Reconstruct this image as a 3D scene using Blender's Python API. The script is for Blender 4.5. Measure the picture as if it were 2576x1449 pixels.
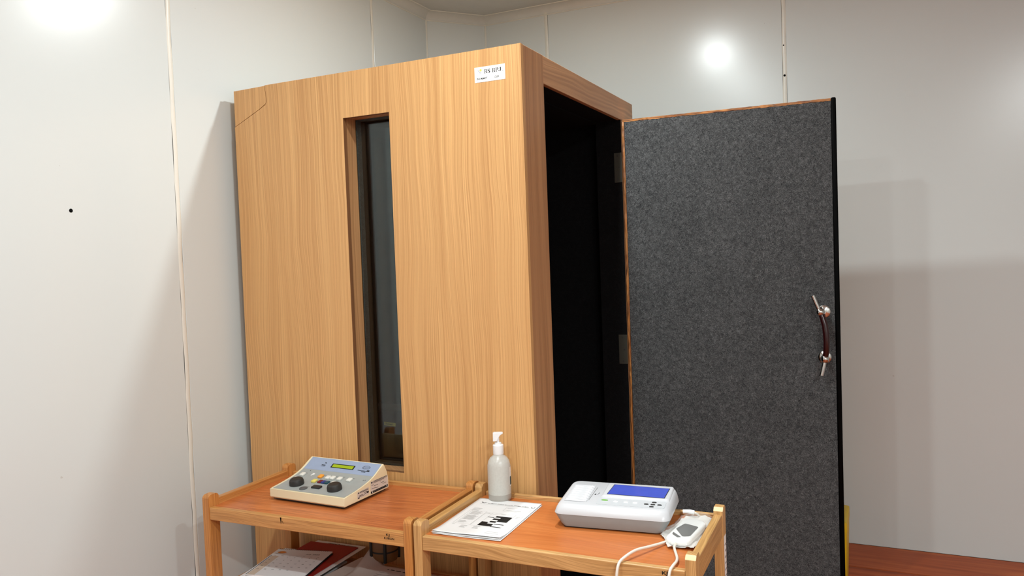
import bpy, bmesh, math, random
from mathutils import Vector, Matrix
random.seed(7)
for o in list(bpy.data.objects): bpy.data.objects.remove(o, do_unlink=True)
SC = bpy.context.scene
COL = SC.collection
PI = math.pi

# ------------------------------------------------------------------ camera
cam_d = bpy.data.cameras.new('camera'); cam = bpy.data.objects.new('camera', cam_d); COL.objects.link(cam)
cam_d.sensor_width = 36.0; cam_d.lens = 1971.5 / 2576 * 36.0; cam_d.clip_start = .02
yaw, pitch, roll = .4452, -.0393, .0365
f0 = Vector((-math.sin(yaw), math.cos(yaw), 0)); r0 = Vector((math.cos(yaw), math.sin(yaw), 0)); u0 = Vector((0, 0, 1))
fw = f0*math.cos(pitch) + u0*math.sin(pitch); up = u0*math.cos(pitch) - f0*math.sin(pitch)
rt = r0*math.cos(roll) - up*math.sin(roll); uu = up*math.cos(roll) + r0*math.sin(roll)
M = Matrix((( rt.x, uu.x, -fw.x, 1.021), (rt.y, uu.y, -fw.y, -2.2656), (rt.z, uu.z, -fw.z, 1.4409), (0, 0, 0, 1)))
cam.matrix_world = M
SC.camera = cam

# ------------------------------------------------------------------ world, lamps, exposure
w = bpy.data.worlds.new('world'); SC.world = w; w.use_nodes = True
w.node_tree.nodes['Background'].inputs[0].default_value = (.9, .92, 1, 1)
w.node_tree.nodes['Background'].inputs[1].default_value = .02
CEIL = 2.8138
LAMPS = [((0.0, .312), 27), ((-.016, -.75), 19.5), ((.03, -1.957), 19.5), ((2.33, -1.957), 39), ((2.33, -3.1), 68), ((.03, -3.1), 8)]  # last two are unseen, added behind the camera to brighten the walls
LAMP_COL = (.91, .992, 1.0)
SC.view_settings.view_transform = 'Standard'; SC.view_settings.look = 'None'
SC.view_settings.exposure = 0.0; SC.view_settings.gamma = 1.0; SC.view_settings.use_curve_mapping = False
for (lx, ly), pw in LAMPS:
    ld = bpy.data.lights.new('downlight_lamp', 'AREA'); ld.shape = 'DISK'; ld.size = .10; ld.energy = pw; ld.color = LAMP_COL
    lo = bpy.data.objects.new('downlight_lamp', ld); lo.location = (lx, ly, CEIL - .012); COL.objects.link(lo)

# ------------------------------------------------------------------ helpers
def lin(c):
    r = []
    for v in c[:3]:
        v /= 255.0
        r.append(v/12.92 if v <= .04045 else ((v+.055)/1.055)**2.4)
    return (r[0], r[1], r[2], 1)

class G:
    """small node graph helper"""
    def __init__(s, name, rough=.5, spec=.5):
        s.m = bpy.data.materials.new(name); s.m.use_nodes = True
        s.t = s.m.node_tree; s.b = s.t.nodes['Principled BSDF']
        s.b.inputs['Roughness'].default_value = rough; s.b.inputs['Specular IOR Level'].default_value = spec
    def n(s, typ, **kw):
        nd = s.t.nodes.new(typ)
        for k, v in kw.items():
            if k in ('inp',):
                for kk, vv in v.items(): nd.inputs[kk].default_value = vv
            else: setattr(nd, k, v)
        return nd
    def l(s, a, b): s.t.links.new(a, b)
    def math(s, op, a, b=None):
        nd = s.n('ShaderNodeMath', operation=op)
        for i, v in enumerate((a, b)):
            if v is None: continue
            if isinstance(v, (int, float)): nd.inputs[i].default_value = v
            else: s.l(v, nd.inputs[i])
        return nd.outputs[0]
    def ramp(s, fac, stops):
        nd = s.n('ShaderNodeValToRGB'); cr = nd.color_ramp
        while len(cr.elements) < len(stops): cr.elements.new(.5)
        for e, (p_, c) in zip(cr.elements, stops): e.position = p_; e.color = c if len(c) == 4 else (*c, 1)
        s.l(fac, nd.inputs[0]); return nd.outputs[0]
    def mix(s, fac, a, b, typ='MIX'):
        nd = s.n('ShaderNodeMix', data_type='RGBA', blend_type=typ)
        if isinstance(fac, (int, float)): nd.inputs[0].default_value = fac
        else: s.l(fac, nd.inputs[0])
        for i, v in ((6, a), (7, b)):
            if isinstance(v, tuple): nd.inputs[i].default_value = v
            else: s.l(v, nd.inputs[i])
        return nd.outputs[2]
    def noise(s, vec, scale, detail=2, rough=.5, dist=0):
        nd = s.n('ShaderNodeTexNoise', inp={'Scale': scale, 'Detail': detail, 'Roughness': rough, 'Distortion': dist})
        s.l(vec, nd.inputs['Vector']); return nd.outputs['Fac']
    def bump(s, h, strength, dist=.001):
        nd = s.n('ShaderNodeBump', inp={'Strength': strength, 'Distance': dist}); s.l(h, nd.inputs['Height']); s.l(nd.outputs[0], s.b.inputs['Normal'])

def plain(name, col, rough=.5, spec=.5, metal=0, emit=0, var=.04):
    g = G(name, rough, spec); c = lin(col)
    tc = g.n('ShaderNodeTexCoord')
    nz = g.noise(tc.outputs['Object'], 40, 3)
    d = tuple(max(0, x*(1-var)) for x in c[:3]) + (1,); u_ = tuple(min(1, x*(1+var)) for x in c[:3]) + (1,)
    cc = g.mix(nz, d, u_); g.l(cc, g.b.inputs['Base Color']); g.b.inputs['Metallic'].default_value = metal
    if emit:
        g.b.inputs['Emission Color'].default_value = c; g.b.inputs['Emission Strength'].default_value = emit
    return g.m

def wood(name, dark, mid, light, axis=2, rough=.4, fine=150, warp=.05, along=1.6, band=22, spec=.5, fineamt=.55, seed=0.0, bump=.05):
    """grain that runs along one object axis; growth lines wander with a slow warp"""
    g = G(name, rough, spec)
    tc = g.n('ShaderNodeTexCoord'); sp = g.n('ShaderNodeSeparateXYZ'); g.l(tc.outputs['Object'], sp.inputs[0])
    ax = [sp.outputs[i] for i in range(3)]; al = ax[axis]; oth = [ax[i] for i in range(3) if i != axis]
    ac = g.math('ADD', oth[0], g.math('MULTIPLY', oth[1], 1.13)); ac = g.math('ADD', ac, seed)
    cw = g.n('ShaderNodeCombineXYZ'); g.l(ac, cw.inputs[0]); g.l(g.math('MULTIPLY', al, .32), cw.inputs[1])
    wn = g.noise(cw.outputs[0], 4.5, 2.6, .42)
    a2 = g.math('ADD', ac, g.math('MULTIPLY', g.math('SUBTRACT', wn, .5), warp*4))
    cf = g.n('ShaderNodeCombineXYZ'); g.l(g.math('MULTIPLY', a2, fine), cf.inputs[0]); g.l(g.math('MULTIPLY', al, along), cf.inputs[1])
    fn = g.noise(cf.outputs[0], 1, 2.5, .6)
    cb = g.n('ShaderNodeCombineXYZ'); g.l(g.math('MULTIPLY', a2, band), cb.inputs[0]); g.l(g.math('MULTIPLY', al, along*.35), cb.inputs[1])
    bn = g.noise(cb.outputs[0], 1, 2, .5)
    base = g.ramp(bn, [(.3, lin(mid)), (.7, lin(light))])
    line = g.ramp(fn, [(.34, (1, 1, 1)), (.54, (0, 0, 0))])
    f2 = g.math('MULTIPLY', line, fineamt)
    col = g.mix(f2, base, lin(dark))
    lt = g.ramp(fn, [(.56, (0, 0, 0)), (.72, (1, 1, 1))])
    col = g.mix(g.math('MULTIPLY', lt, fineamt*.8), col, lin(tuple(min(255, c*1.1+8) for c in light)))
    cp = g.n('ShaderNodeCombineXYZ'); g.l(g.math('MULTIPLY', ac, 900), cp.inputs[0]); g.l(g.math('MULTIPLY', al, 45), cp.inputs[1])
    pn = g.noise(cp.outputs[0], 1, 2)
    col = g.mix(g.math('MULTIPLY', g.ramp(pn, [(.58, (0, 0, 0)), (.75, (1, 1, 1))]), .25), col, lin(dark))
    g.l(col, g.b.inputs['Base Color'])
    if bump: g.bump(fn, bump)
    return g.m

MAT = {}
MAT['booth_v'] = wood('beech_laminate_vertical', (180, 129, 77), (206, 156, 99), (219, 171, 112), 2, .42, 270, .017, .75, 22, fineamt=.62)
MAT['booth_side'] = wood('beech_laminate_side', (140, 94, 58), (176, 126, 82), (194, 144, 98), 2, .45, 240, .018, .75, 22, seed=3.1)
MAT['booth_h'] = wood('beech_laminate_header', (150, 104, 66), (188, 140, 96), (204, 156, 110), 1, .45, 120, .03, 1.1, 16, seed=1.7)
MAT['jamb'] = wood('beech_jamb', (150, 104, 64), (176, 128, 82), (190, 142, 94), 2, .5, 120, .02, 1.1, 16, seed=5.0)
MAT['edge_shaded'] = wood('raw_panel_edge_shaded', (92, 58, 32), (124, 82, 48), (140, 96, 58), 2, .6, 200, .02, 1, 20, seed=8.0)
MAT['oakA'] = wood('lacquered_oak_post', (150, 88, 38), (188, 124, 62), (204, 142, 78), 2, .32, 260, .02, 5, 60)
MAT['oakAx'] = wood('lacquered_oak_rail', (146, 92, 44), (192, 136, 76), (208, 154, 92), 0, .35, 260, .03, 5, 60)
MAT['oakAy'] = wood('lacquered_oak_side', (150, 90, 40), (184, 122, 62), (200, 138, 76), 1, .32, 260, .02, 5, 60)
MAT['oakB'] = wood('worn_oak_post', (150, 104, 56), (190, 144, 88), (208, 162, 104), 2, .42, 260, .03, 5, 60, seed=.7)
MAT['oakBx'] = wood('worn_oak_rail', (150, 108, 60), (196, 150, 94), (212, 166, 108), 0, .42, 260, .04, 6, 60, seed=.7)
MAT['oakBy'] = wood('worn_oak_side', (150, 104, 56), (188, 142, 84), (206, 160, 100), 1, .4, 260, .03, 5, 60, seed=.7)
MAT['tray'] = wood('red_brown_tray_laminate', (144, 72, 32), (186, 104, 54), (202, 120, 66), 0, .32, 190, .04, 4, 45, fineamt=.65)
MAT['trayB'] = wood('orange_brown_tray_laminate', (164, 86, 36), (192, 108, 52), (204, 122, 64), 0, .34, 190, .04, 4, 45, fineamt=.4, seed=2.2)
MAT['pale_wear'] = plain('pale_worn_paint', (236, 204, 156), .5)
MAT['edge_wood'] = wood('raw_door_edge', (48, 20, 8), (122, 62, 26), (196, 132, 68), 2, .4, 300, .02, 18, 90, fineamt=.8)
MAT['edge_wood_x'] = wood('raw_door_edge_top', (48, 20, 8), (122, 62, 26), (196, 132, 68), 0, .4, 300, .02, 18, 90, fineamt=.8)

def wall_mat(name, col, rough):
    g = G(name, rough, .5); tc = g.n('ShaderNodeTexCoord'); o = tc.outputs['Object']
    n1 = g.noise(o, 1.7, 0)
    c = lin(col); c2 = tuple(x*.95 for x in c[:3]) + (1,)
    cc = g.mix(n1, c, c2)
    n3 = g.noise(o, 42, 2, .5); st = g.ramp(n3, [(.775, (0, 0, 0)), (.79, (1, 1, 1))])
    cc = g.mix(g.math('MULTIPLY', st, .30), cc, lin((150, 138, 120)))
    g.l(cc, g.b.inputs['Base Color'])
    return g.m
MAT['wall'] = wall_mat('white_wall_panel', (211, 216, 214), .24)
MAT['seam'] = plain('cream_seam_sealant', (222, 219, 208), .35)
MAT['cove'] = plain('white_cove', (208, 208, 202), .4)
MAT['ceiling'] = plain('ceiling_paint', (200, 200, 195), .6)
MAT['black'] = plain('black_rubber', (1, 1, 1), .6, .06)
MAT['hole'] = plain('dark_hole', (6, 6, 6), .9, .1)

def felt_mat(name, lo, hi, sc):
    g = G(name, .95, .15); tc = g.n('ShaderNodeTexCoord'); o = tc.outputs['Object']
    a = g.noise(o, sc, 3, .65, 2.2); b = g.noise(o, sc*.3, 2, .5, 1.0); c3 = g.noise(o, 6, 2)
    f = g.math('ADD', g.math('MULTIPLY', a, .8), g.math('MULTIPLY', b, .2))
    f = g.math('ADD', f, g.math('MULTIPLY', g.math('SUBTRACT', c3, .5), .06))
    cc = g.ramp(f, [(.36, lin(lo)), (.5, lin(tuple((x+y)/2 - 4 for x, y in zip(lo, hi)))), (.68, lin(hi))])
    g.l(cc, g.b.inputs['Base Color']); g.bump(a, .5, .002)
    return g.m
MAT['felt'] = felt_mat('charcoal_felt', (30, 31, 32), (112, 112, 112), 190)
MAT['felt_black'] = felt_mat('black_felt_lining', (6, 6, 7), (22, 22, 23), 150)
MAT['felt_grey'] = felt_mat('grey_felt_reveal', (104, 112, 112), (146, 154, 154), 150)

def floor_mat():
    g = G('red_brown_vinyl_plank', .5, .3); tc = g.n('ShaderNodeTexCoord'); sp = g.n('ShaderNodeSeparateXYZ'); g.l(tc.outputs['Object'], sp.inputs[0])
    oi = g.n('ShaderNodeObjectInfo')
    cb = g.n('ShaderNodeCombineXYZ'); g.l(g.math('MULTIPLY', sp.outputs[0], 2.0), cb.inputs[0]); g.l(g.math('MULTIPLY', sp.outputs[1], 26), cb.inputs[1]); g.l(g.math('MULTIPLY', oi.outputs['Random'], 40), cb.inputs[2])
    n1 = g.noise(cb.outputs[0], 1, 4, .6)
    cc = g.ramp(n1, [(.25, lin((140, 58, 22))), (.5, lin((172, 80, 36))), (.75, lin((190, 98, 48)))])
    g.l(cc, g.b.inputs['Base Color']); return g.m
MAT['floor'] = floor_mat()
MAT['gap'] = plain('dark_plank_gap', (40, 18, 10), .8)

def glass_mat(name, tint):
    g = G(name); t = g.t
    out = t.nodes['Material Output']; tr = g.n('ShaderNodeBsdfTransparent'); tr.inputs[0].default_value = (*tint, 1)
    gl = g.n('ShaderNodeBsdfGlossy'); gl.inputs['Roughness'].default_value = .015; gl.inputs[0].default_value = (.68, .70, .70, 1)
    fr = g.n('ShaderNodeFresnel'); fr.inputs[0].default_value = 1.5
    mx = g.n('ShaderNodeMixShader'); g.l(fr.outputs[0], mx.inputs[0]); g.l(tr.outputs[0], mx.inputs[1]); g.l(gl.outputs[0], mx.inputs[2])
    g.l(mx.outputs[0], out.inputs[0]); return g.m
MAT['glass'] = glass_mat('window_glass', (.82, .86, .86))

def film_mat():
    g = G('clear_crinkled_film', .12); t = g.t; out = t.nodes['Material Output']
    tr = g.n('ShaderNodeBsdfTransparent'); tr.inputs[0].default_value = (.96, .96, .95, 1)
    g.b.inputs['Base Color'].default_value = (.85, .84, .82, 1); g.b.inputs['Roughness'].default_value = .18
    mx = g.n('ShaderNodeMixShader'); mx.inputs[0].default_value = .19
    g.l(tr.outputs[0], mx.inputs[1]); g.l(g.b.outputs[0], mx.inputs[2]); g.l(mx.outputs[0], out.inputs[0]); return g.m
MAT['film'] = film_mat()
MAT['bag_paper'] = plain('milky_plastic_bag', (224, 220, 216), .35)

def bottle_mat():
    g = G('frosted_plastic_bottle', .3); tc = g.n('ShaderNodeTexCoord'); sp = g.n('ShaderNodeSeparateXYZ'); g.l(tc.outputs['Object'], sp.inputs[0])
    n = g.noise(tc.outputs['Object'], 160, 3, .6)
    st = g.math('GREATER_THAN', sp.outputs[2], .024)
    # gel fill line: liquid below .024 m is a little greyer and clearer
    c1 = g.mix(n, lin((190, 186, 178)), lin((206, 203, 196)))
    cc = g.mix(st, lin((172, 166, 158)), c1)
    g.l(cc, g.b.inputs['Base Color']); g.b.inputs['Subsurface Weight'].default_value = .35
    g.b.inputs['Subsurface Radius'].default_value = (.02, .02, .02); return g.m
MAT['bottle'] = bottle_mat()
MAT['white_plastic'] = plain('white_plastic', (240, 240, 240), .35, var=.01)
MAT['white_shell'] = plain('white_device_shell', (200, 200, 203), .3, var=.01)
MAT['panel_white'] = plain('pale_keypad_membrane', (196, 198, 201), .4, var=.01)
MAT['grey_shell'] = plain('grey_device_base', (144, 146, 146), .6, .3)
MAT['cream'] = plain('cream_abs_plastic', (232, 219, 184), .45, var=.02)
MAT['cream_edge'] = plain('cream_edge_trim', (244, 238, 206), .4, var=.02)
MAT['panel_grey'] = plain('grey_keypad', (158, 162, 160), .5, var=.05)
MAT['panel_blue'] = plain('blue_grey_band', (150, 164, 190), .5, var=.05)
MAT['dark'] = plain('dark_grey_plastic', (38, 36, 34), .55)
MAT['darkgrey'] = plain('grey_rubber_button', (86, 86, 86), .6)
MAT['ink'] = plain('black_ink', (24, 24, 24), .7, .2)
MAT['ink_soft'] = plain('grey_ink', (120, 118, 118), .7, .2)
MAT['ink_faint'] = plain('faint_ink', (178, 178, 176), .7, .2)
MAT['lcd'] = plain('green_lcd', (150, 170, 20), .3, emit=.12)
MAT['screen'] = plain('blue_lcd_screen', (66, 80, 172), .12, emit=.26, var=.1)
MAT['key_white'] = plain('white_key', (226, 224, 216), .4)
MAT['key_orange'] = plain('orange_key', (240, 160, 60), .4)
MAT['key_yellow'] = plain('yellow_key', (232, 214, 110), .4)
MAT['key_red'] = plain('maroon_key', (110, 16, 34), .4)
MAT['key_blue'] = plain('navy_key', (36, 52, 120), .4)
MAT['key_teal'] = plain('teal_key', (16, 70, 84), .4)
MAT['key_green'] = plain('green_key', (112, 172, 60), .4)
MAT['paper'] = plain('white_paper', (232, 232, 232), .7, .2, var=.01)
MAT['paper_old'] = plain('off_white_paper', (206, 198, 190), .8, .2)
MAT['paper_cream'] = plain('cream_paper', (196, 178, 126), .8, .2)
MAT['red'] = plain('red_folder_card', (150, 14, 14), .5)
MAT['orange'] = plain('orange_print', (224, 140, 50), .7)
MAT['beige'] = plain('beige_print', (214, 196, 176), .7)
MAT['chrome'] = plain('chrome', (200, 198, 194), .16, metal=1)
MAT['steel'] = plain('grey_steel', (120, 116, 104), .5, metal=.7)
MAT['hinge'] = plain('dull_dark_hinge_steel', (62, 60, 52), .6, .3, metal=.2)
MAT['mahogany'] = plain('dark_red_wood', (38, 5, 7), .25)
MAT['yellow'] = plain('yellow_plastic', (216, 178, 20), .45)
MAT['label'] = plain('white_label', (238, 238, 236), .5, var=.01)
MAT['label_yellow'] = plain('yellow_label', (222, 206, 96), .6)
MAT['label_grey'] = plain('pinkish_label', (208, 196, 186), .55)
MAT['navy'] = plain('navy_vinyl', (30, 38, 66), .5)
MAT['slate'] = plain('slate_fabric', (120, 128, 146), .8)
MAT['brown_case'] = plain('brown_case', (110, 72, 36), .5, var=.2)
MAT['strap'] = plain('black_strap', (14, 12, 11), .6)
MAT['sensor'] = plain('dark_sensor_window', (34, 34, 34), .15)
MAT['cable'] = plain('white_cable', (226, 218, 206), .45)

class MB:
    def __init__(s): s.v = []; s.f = []; s.mi = []
    def add(s, vs, fs, mi=0):
        b = len(s.v); s.v += [tuple(v) for v in vs]; s.f += [tuple(b+i for i in f) for f in fs]; s.mi += [mi]*len(fs); return s
    def box(s, x0, y0, z0, x1, y1, z1, bev=0, mi=0, seg=2, M=None):
        bm = bmesh.new()
        vs = [bm.verts.new(c) for c in ((x0,y0,z0),(x1,y0,z0),(x1,y1,z0),(x0,y1,z0),(x0,y0,z1),(x1,y0,z1),(x1,y1,z1),(x0,y1,z1))]
        for f in ((0,3,2,1),(4,5,6,7),(0,1,5,4),(1,2,6,5),(2,3,7,6),(3,0,4,7)): bm.faces.new([vs[i] for i in f])
        if bev: bmesh.ops.bevel(bm, geom=bm.edges[:], offset=bev, segments=seg, affect='EDGES', profile=.5)
        if M: bmesh.ops.transform(bm, matrix=M, verts=bm.verts[:])
        bm.verts.index_update()
        s.add([v.co[:] for v in bm.verts], [[v.index for v in f.verts] for f in bm.faces], mi); bm.free(); return s
    def prism(s, poly, a0, a1, axis=0, mi=0):
        """poly: 2-D outline in the two other axes, extruded along axis"""
        def P(p, a):
            return {0: (a, p[0], p[1]), 1: (p[0], a, p[1]), 2: (p[0], p[1], a)}[axis]
        n = len(poly); vs = [P(q, a0) for q in poly] + [P(q, a1) for q in poly]
        fs = [tuple(range(n-1, -1, -1)), tuple(range(n, 2*n))] + [(i, (i+1) % n, n+(i+1) % n, n+i) for i in range(n)]
        return s.add(vs, fs, mi)
    def lathe(s, prof, seg=32, c=(0, 0, 0), mi=0, M=None, cap=True):
        vs = []; fs = []
        for (r, z) in prof:
            for k in range(seg):
                a = 2*PI*k/seg; vs.append(Vector((c[0]+r*math.cos(a), c[1]+r*math.sin(a), c[2]+z)))
        for i in range(len(prof)-1):
            for k in range(seg): fs.append((i*seg+k, i*seg+(k+1) % seg, (i+1)*seg+(k+1) % seg, (i+1)*seg+k))
        if cap: fs.append(tuple(range(seg-1, -1, -1))); fs.append(tuple((len(prof)-1)*seg+k for k in range(seg)))
        if M: vs = [M @ v for v in vs]
        return s.add(vs, fs, mi)
    def tube(s, pts, r, seg=10, mi=0, cap=True):
        pts = [Vector(p_) for p_ in pts]; n = len(pts); vs = []; fs = []
        rs = r if isinstance(r, (list, tuple)) else [r]*n
        t0 = (pts[1]-pts[0]).normalized(); ref = Vector((0, 0, 1)) if abs(t0.z) < .9 else Vector((1, 0, 0))
        nx = t0.cross(ref).normalized()
        for i in range(n):
            t = (pts[min(i+1, n-1)] - pts[max(i-1, 0)]).normalized()
            nx = (nx - t*nx.dot(t)).normalized(); ny = t.cross(nx)
            for k in range(seg):
                a = 2*PI*k/seg; vs.append(pts[i] + (nx*math.cos(a) + ny*math.sin(a))*rs[i])
        for i in range(n-1):
            for k in range(seg): fs.append((i*seg+k, i*seg+(k+1) % seg, (i+1)*seg+(k+1) % seg, (i+1)*seg+k))
        if cap: fs.append(tuple(range(seg-1, -1, -1))); fs.append(tuple((n-1)*seg+k for k in range(seg)))
        return s.add(vs, fs, mi)
    def grid(s, fn, nu, nv, mi=0):
        vs = [fn(i/nu, j/nv) for j in range(nv+1) for i in range(nu+1)]
        fs = [(j*(nu+1)+i, j*(nu+1)+i+1, (j+1)*(nu+1)+i+1, (j+1)*(nu+1)+i) for j in range(nv) for i in range(nu)]
        return s.add(vs, fs, mi)
    def quad(s, pts, mi=0): return s.add(pts, [tuple(range(len(pts)))], mi)
    def loft(s, rings, mi=0, cap=True):
        n = len(rings[0]); vs = [p_ for r in rings for p_ in r]; fs = []
        for i in range(len(rings)-1):
            for k in range(n): fs.append((i*n+k, i*n+(k+1) % n, (i+1)*n+(k+1) % n, (i+1)*n+k))
        if cap: fs.append(tuple(range(n-1, -1, -1))); fs.append(tuple((len(rings)-1)*n+k for k in range(n)))
        return s.add(vs, fs, mi)
    def build(s, name, mats, parent=None, smooth=False, angle=.6):
        me = bpy.data.meshes.new(name); me.from_pydata(s.v, [], s.f); me.update()
        if not isinstance(mats, (list, tuple)): mats = [mats]
        for m in mats: me.materials.append(MAT[m] if isinstance(m, str) else m)
        for p_, i in zip(me.polygons, s.mi): p_.material_index = i
        bm = bmesh.new(); bm.from_mesh(me); bmesh.ops.recalc_face_normals(bm, faces=bm.faces[:]); bm.to_mesh(me); bm.free()
        if smooth:
            for p_ in me.polygons: p_.use_smooth = True
            me.set_sharp_from_angle(angle=angle)
        o = bpy.data.objects.new(name, me); COL.objects.link(o)
        if parent: o.parent = parent
        return o

def thing(name, label, cat, loc=(0, 0, 0), rz=0, group=None):
    o = bpy.data.objects.new(name, None); COL.objects.link(o); o.location = loc; o.rotation_euler = (0, 0, rz); o.empty_display_size = .05
    o['label'] = label; o['category'] = cat
    if group: o['group'] = group
    return o
def tag(o, label, cat, group=None):
    o['label'] = label; o['category'] = cat
    if group: o['group'] = group
    return o
def struct(o): o['kind'] = 'structure'; return o
def rrect(x0, y0, x1, y1, r, z=0, n=5, zf=None):
    pts = []
    for cx, cy, a0 in ((x1-r, y1-r, 0), (x0+r, y1-r, PI/2), (x0+r, y0+r, PI), (x1-r, y0+r, 1.5*PI)):
        for k in range(n+1):
            a = a0 + PI/2*k/n; x, y = cx+r*math.cos(a), cy+r*math.sin(a); pts.append((x, y, zf(x, y) if zf else z))
    return pts
def text_mesh(s, size, width=None, bold=0.0, align='LEFT'):
    cu = bpy.data.curves.new('txt', 'FONT'); cu.body = s; cu.size = size; cu.align_x = align; cu.offset = bold*size; cu.resolution_u = 2
    ob = bpy.data.objects.new('txt', cu); COL.objects.link(ob)
    dg = bpy.context.evaluated_depsgraph_get(); me = bpy.data.meshes.new_from_object(ob.evaluated_get(dg))
    vs = [v.co.copy() for v in me.vertices]; fs = [tuple(p_.vertices) for p_ in me.polygons]
    bpy.data.objects.remove(ob, do_unlink=True); bpy.data.curves.remove(cu); bpy.data.meshes.remove(me)
    if width and vs:
        a = min(v.x for v in vs); b = max(v.x for v in vs); k = width/max(b-a, 1e-6)
        for v in vs: v.x = (v.x-a)*k
    return vs, fs
def put_text(mb, s, M, size, width=None, bold=0.0, align='LEFT', mi=0):
    vs, fs = text_mesh(s, size, width, bold, align); mb.add([M @ v for v in vs], fs, mi)
def basis(o, x, y):
    x = Vector(x).normalized(); y = Vector(y).normalized(); z = x.cross(y)
    return Matrix(((x.x, y.x, z.x, o[0]), (x.y, y.y, z.y, o[1]), (x.z, y.z, z.z, o[2]), (0, 0, 0, 1)))

# ------------------------------------------------------------------ room
XW, YB, XR, YF = -1.2564, 1.7918, 3.3, -4.4
C1, C2 = 1.5238, -1.0246
FZ = 0.0
# floor: vinyl planks along x, joints 3 mm
fl = struct(MB().box(XW-.1, YF-.1, -.06, XR+.1, YB+.1, -.004).build('floor', 'gap'))
PWID = .296; PLEN = 1.25
mbp = MB().box(0, 0, -.0045, PLEN-.003, PWID-.007, 0, 0)
pm = None; y = YB - PWID + .005; row = 0
while y > YF - PWID:
    x = XW - .9 + (row % 3)*.41; 
    while x < XR:
        if pm is None:
            o = mbp.build('plank', 'floor', fl); pm = o.data
        else:
            o = bpy.data.objects.new('plank', pm); COL.objects.link(o); o.parent = fl
        o.location = (x, y, 0); x += PLEN
    y -= PWID; row += 1
ceil = struct(MB().box(XW-.1, YF-.1, CEIL, XR+.1, YB+.1, CEIL+.06).build('ceiling', 'ceiling'))

def wall_panels(name, p0, p1, first, width, seams_w=.019, T=.05):
    """wall as a backing board plus separate panels, with a sealant strip in every joint. p0->p1 in plan, room on the left of the direction"""
    p0 = Vector((*p0, 0)); p1 = Vector((*p1, 0)); d = (p1-p0); L = d.length; ex = d.normalized(); nrm = Vector((-ex.y, ex.x, 0))
    root = MB().box(0, -T-.02, 0, L, -.012, CEIL+.03).build(name, 'wall'); struct(root)
    root.matrix_world = Matrix(((ex.x, nrm.x, 0, p0.x), (ex.y, nrm.y, 0, p0.y), (0, 0, 1, 0), (0, 0, 0, 1)))
    js = []; j = first
    while j < L: js.append(j); j += width
    js = [q for q in js if .02 < q < L-.02]
    ed = [0] + js + [L]
    for a, b in zip(ed[:-1], ed[1:]):
        MB().box(a + (seams_w/2 if a else 0), -.012, 0, b - (seams_w/2 if b < L else 0), 0, CEIL+.02, .0015, seg=1).build('panel', 'wall', root)
    for q in js:
        m = MB(); n = 40
        # hand-run sealant bead: slightly wavering low ridge
        for i in range(n+1):
            z = CEIL*i/n; wv = .0011*math.sin(i*1.7+q*9) + .0008*math.sin(i*.6+q); ww = seams_w/2 + .0006*math.sin(i*2.3)
            m.v += [(q-ww+wv, -.0004, z), (q-ww*.55+wv, .0020, z), (q+ww*.55+wv, .0020, z), (q+ww+wv, -.0004, z)]
        for i in range(n):
            for k in range(3): m.f.append((i*4+k, i*4+k+1, (i+1)*4+k+1, (i+1)*4+k)); m.mi.append(0)
        m.build('seam_strip', 'seam', root, True)
    return root
# room stands on the left of each run
WL = wall_panels('wall_left', (XW, C1), (XW, YF), C1-1.0079, 1.2445)
WB = wall_panels('wall_back', (XR, YB), (C2, YB), (XR-.595) - 2*1.2427, 1.2427)
wall_panels('wall_corner', (C2, YB), (XW, C1), 9, 9)
wall_panels('wall_right', (XR, YF), (XR, YB), .6, 1.2445)
wall_panels('wall_front', (XW, YF), (XR, YF), .6, 1.2445)
for x, y in ((XW, C1), (C2, YB)):
    cb_ = struct(MB().tube([(x, y, 0), (x, y, CEIL-.04)], .006, 10).build('trim_9', 'seam', None, True)); cb_.name = 'trim_6' if x == XW else 'trim_7'
# screw hole and marks in the left wall, two holes in the back-wall seam
MB().lathe([(.0062, .0003), (.0062, .0008), (.0045, .0008)], 14, M=basis((XW, -.648, 1.635), (0, 1, 0), (0, 0, 1))).build('screw_hole', 'hole').parent = None
sh = bpy.data.objects['screw_hole']; sh.parent = WL; sh.matrix_parent_inverse = WL.matrix_world.inverted()
for (x, z, r) in ((.5945, 2.2742, .0055), (.5925, 2.42, .003)):
    h = MB().lathe([(r, .002), (r, .0032), (r*.6, .0034)], 12, M=basis((x, YB, z), (1, 0, 0), (0, 0, 1))).build('seam_hole', 'hole', WB)
    h.matrix_parent_inverse = WB.matrix_world.inverted()
# cove around the ceiling
def cove(name, a, b, na, nb):
    """concave cove between two plan points; na, nb: unit inward mitre vectors"""
    s = .0432; m = MB(); n = 8
    prof = [(0, -s)] + [(s*(1-math.cos(PI/2*k/n)) , -s + s*math.sin(PI/2*k/n)) for k in range(1, n)] + [(s, 0)]
    for (p_, q) in ((a, na), (b, nb)):
        m.v += [(p_[0]+q[0]*d, p_[1]+q[1]*d, CEIL+z) for d, z in prof] + [(p_[0]-q[0]*.004, p_[1]-q[1]*.004, CEIL+.004)]
    k = len(prof)+1
    for i in range(k): m.f.append((i, (i+1) % k, k+(i+1) % k, k+i)); m.mi.append(0)
    m.f.append(tuple(range(k))); m.f.append(tuple(range(2*k-1, k-1, -1))); m.mi += [0, 0]
    cv = struct(m.build(name, 'cove', None, True, .9))
    # thin sealant beads along both edges of the cove
    for d, z in ((.0012, -s-.001), (s+.001, -.0012)):
        MB().tube([(a[0]+na[0]*d, a[1]+na[1]*d, CEIL+z), (b[0]+nb[0]*d, b[1]+nb[1]*d, CEIL+z)], .0032, 8).build('sealant_bead', 'seam', cv, True)
    return cv
t = .4142
cove('trim_1', (XW, C1), (XW, YF), (1, -t), (1, 1))
cove('trim_2', (C2, YB), (XW, C1), (t, -1), (1, -t))
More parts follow.
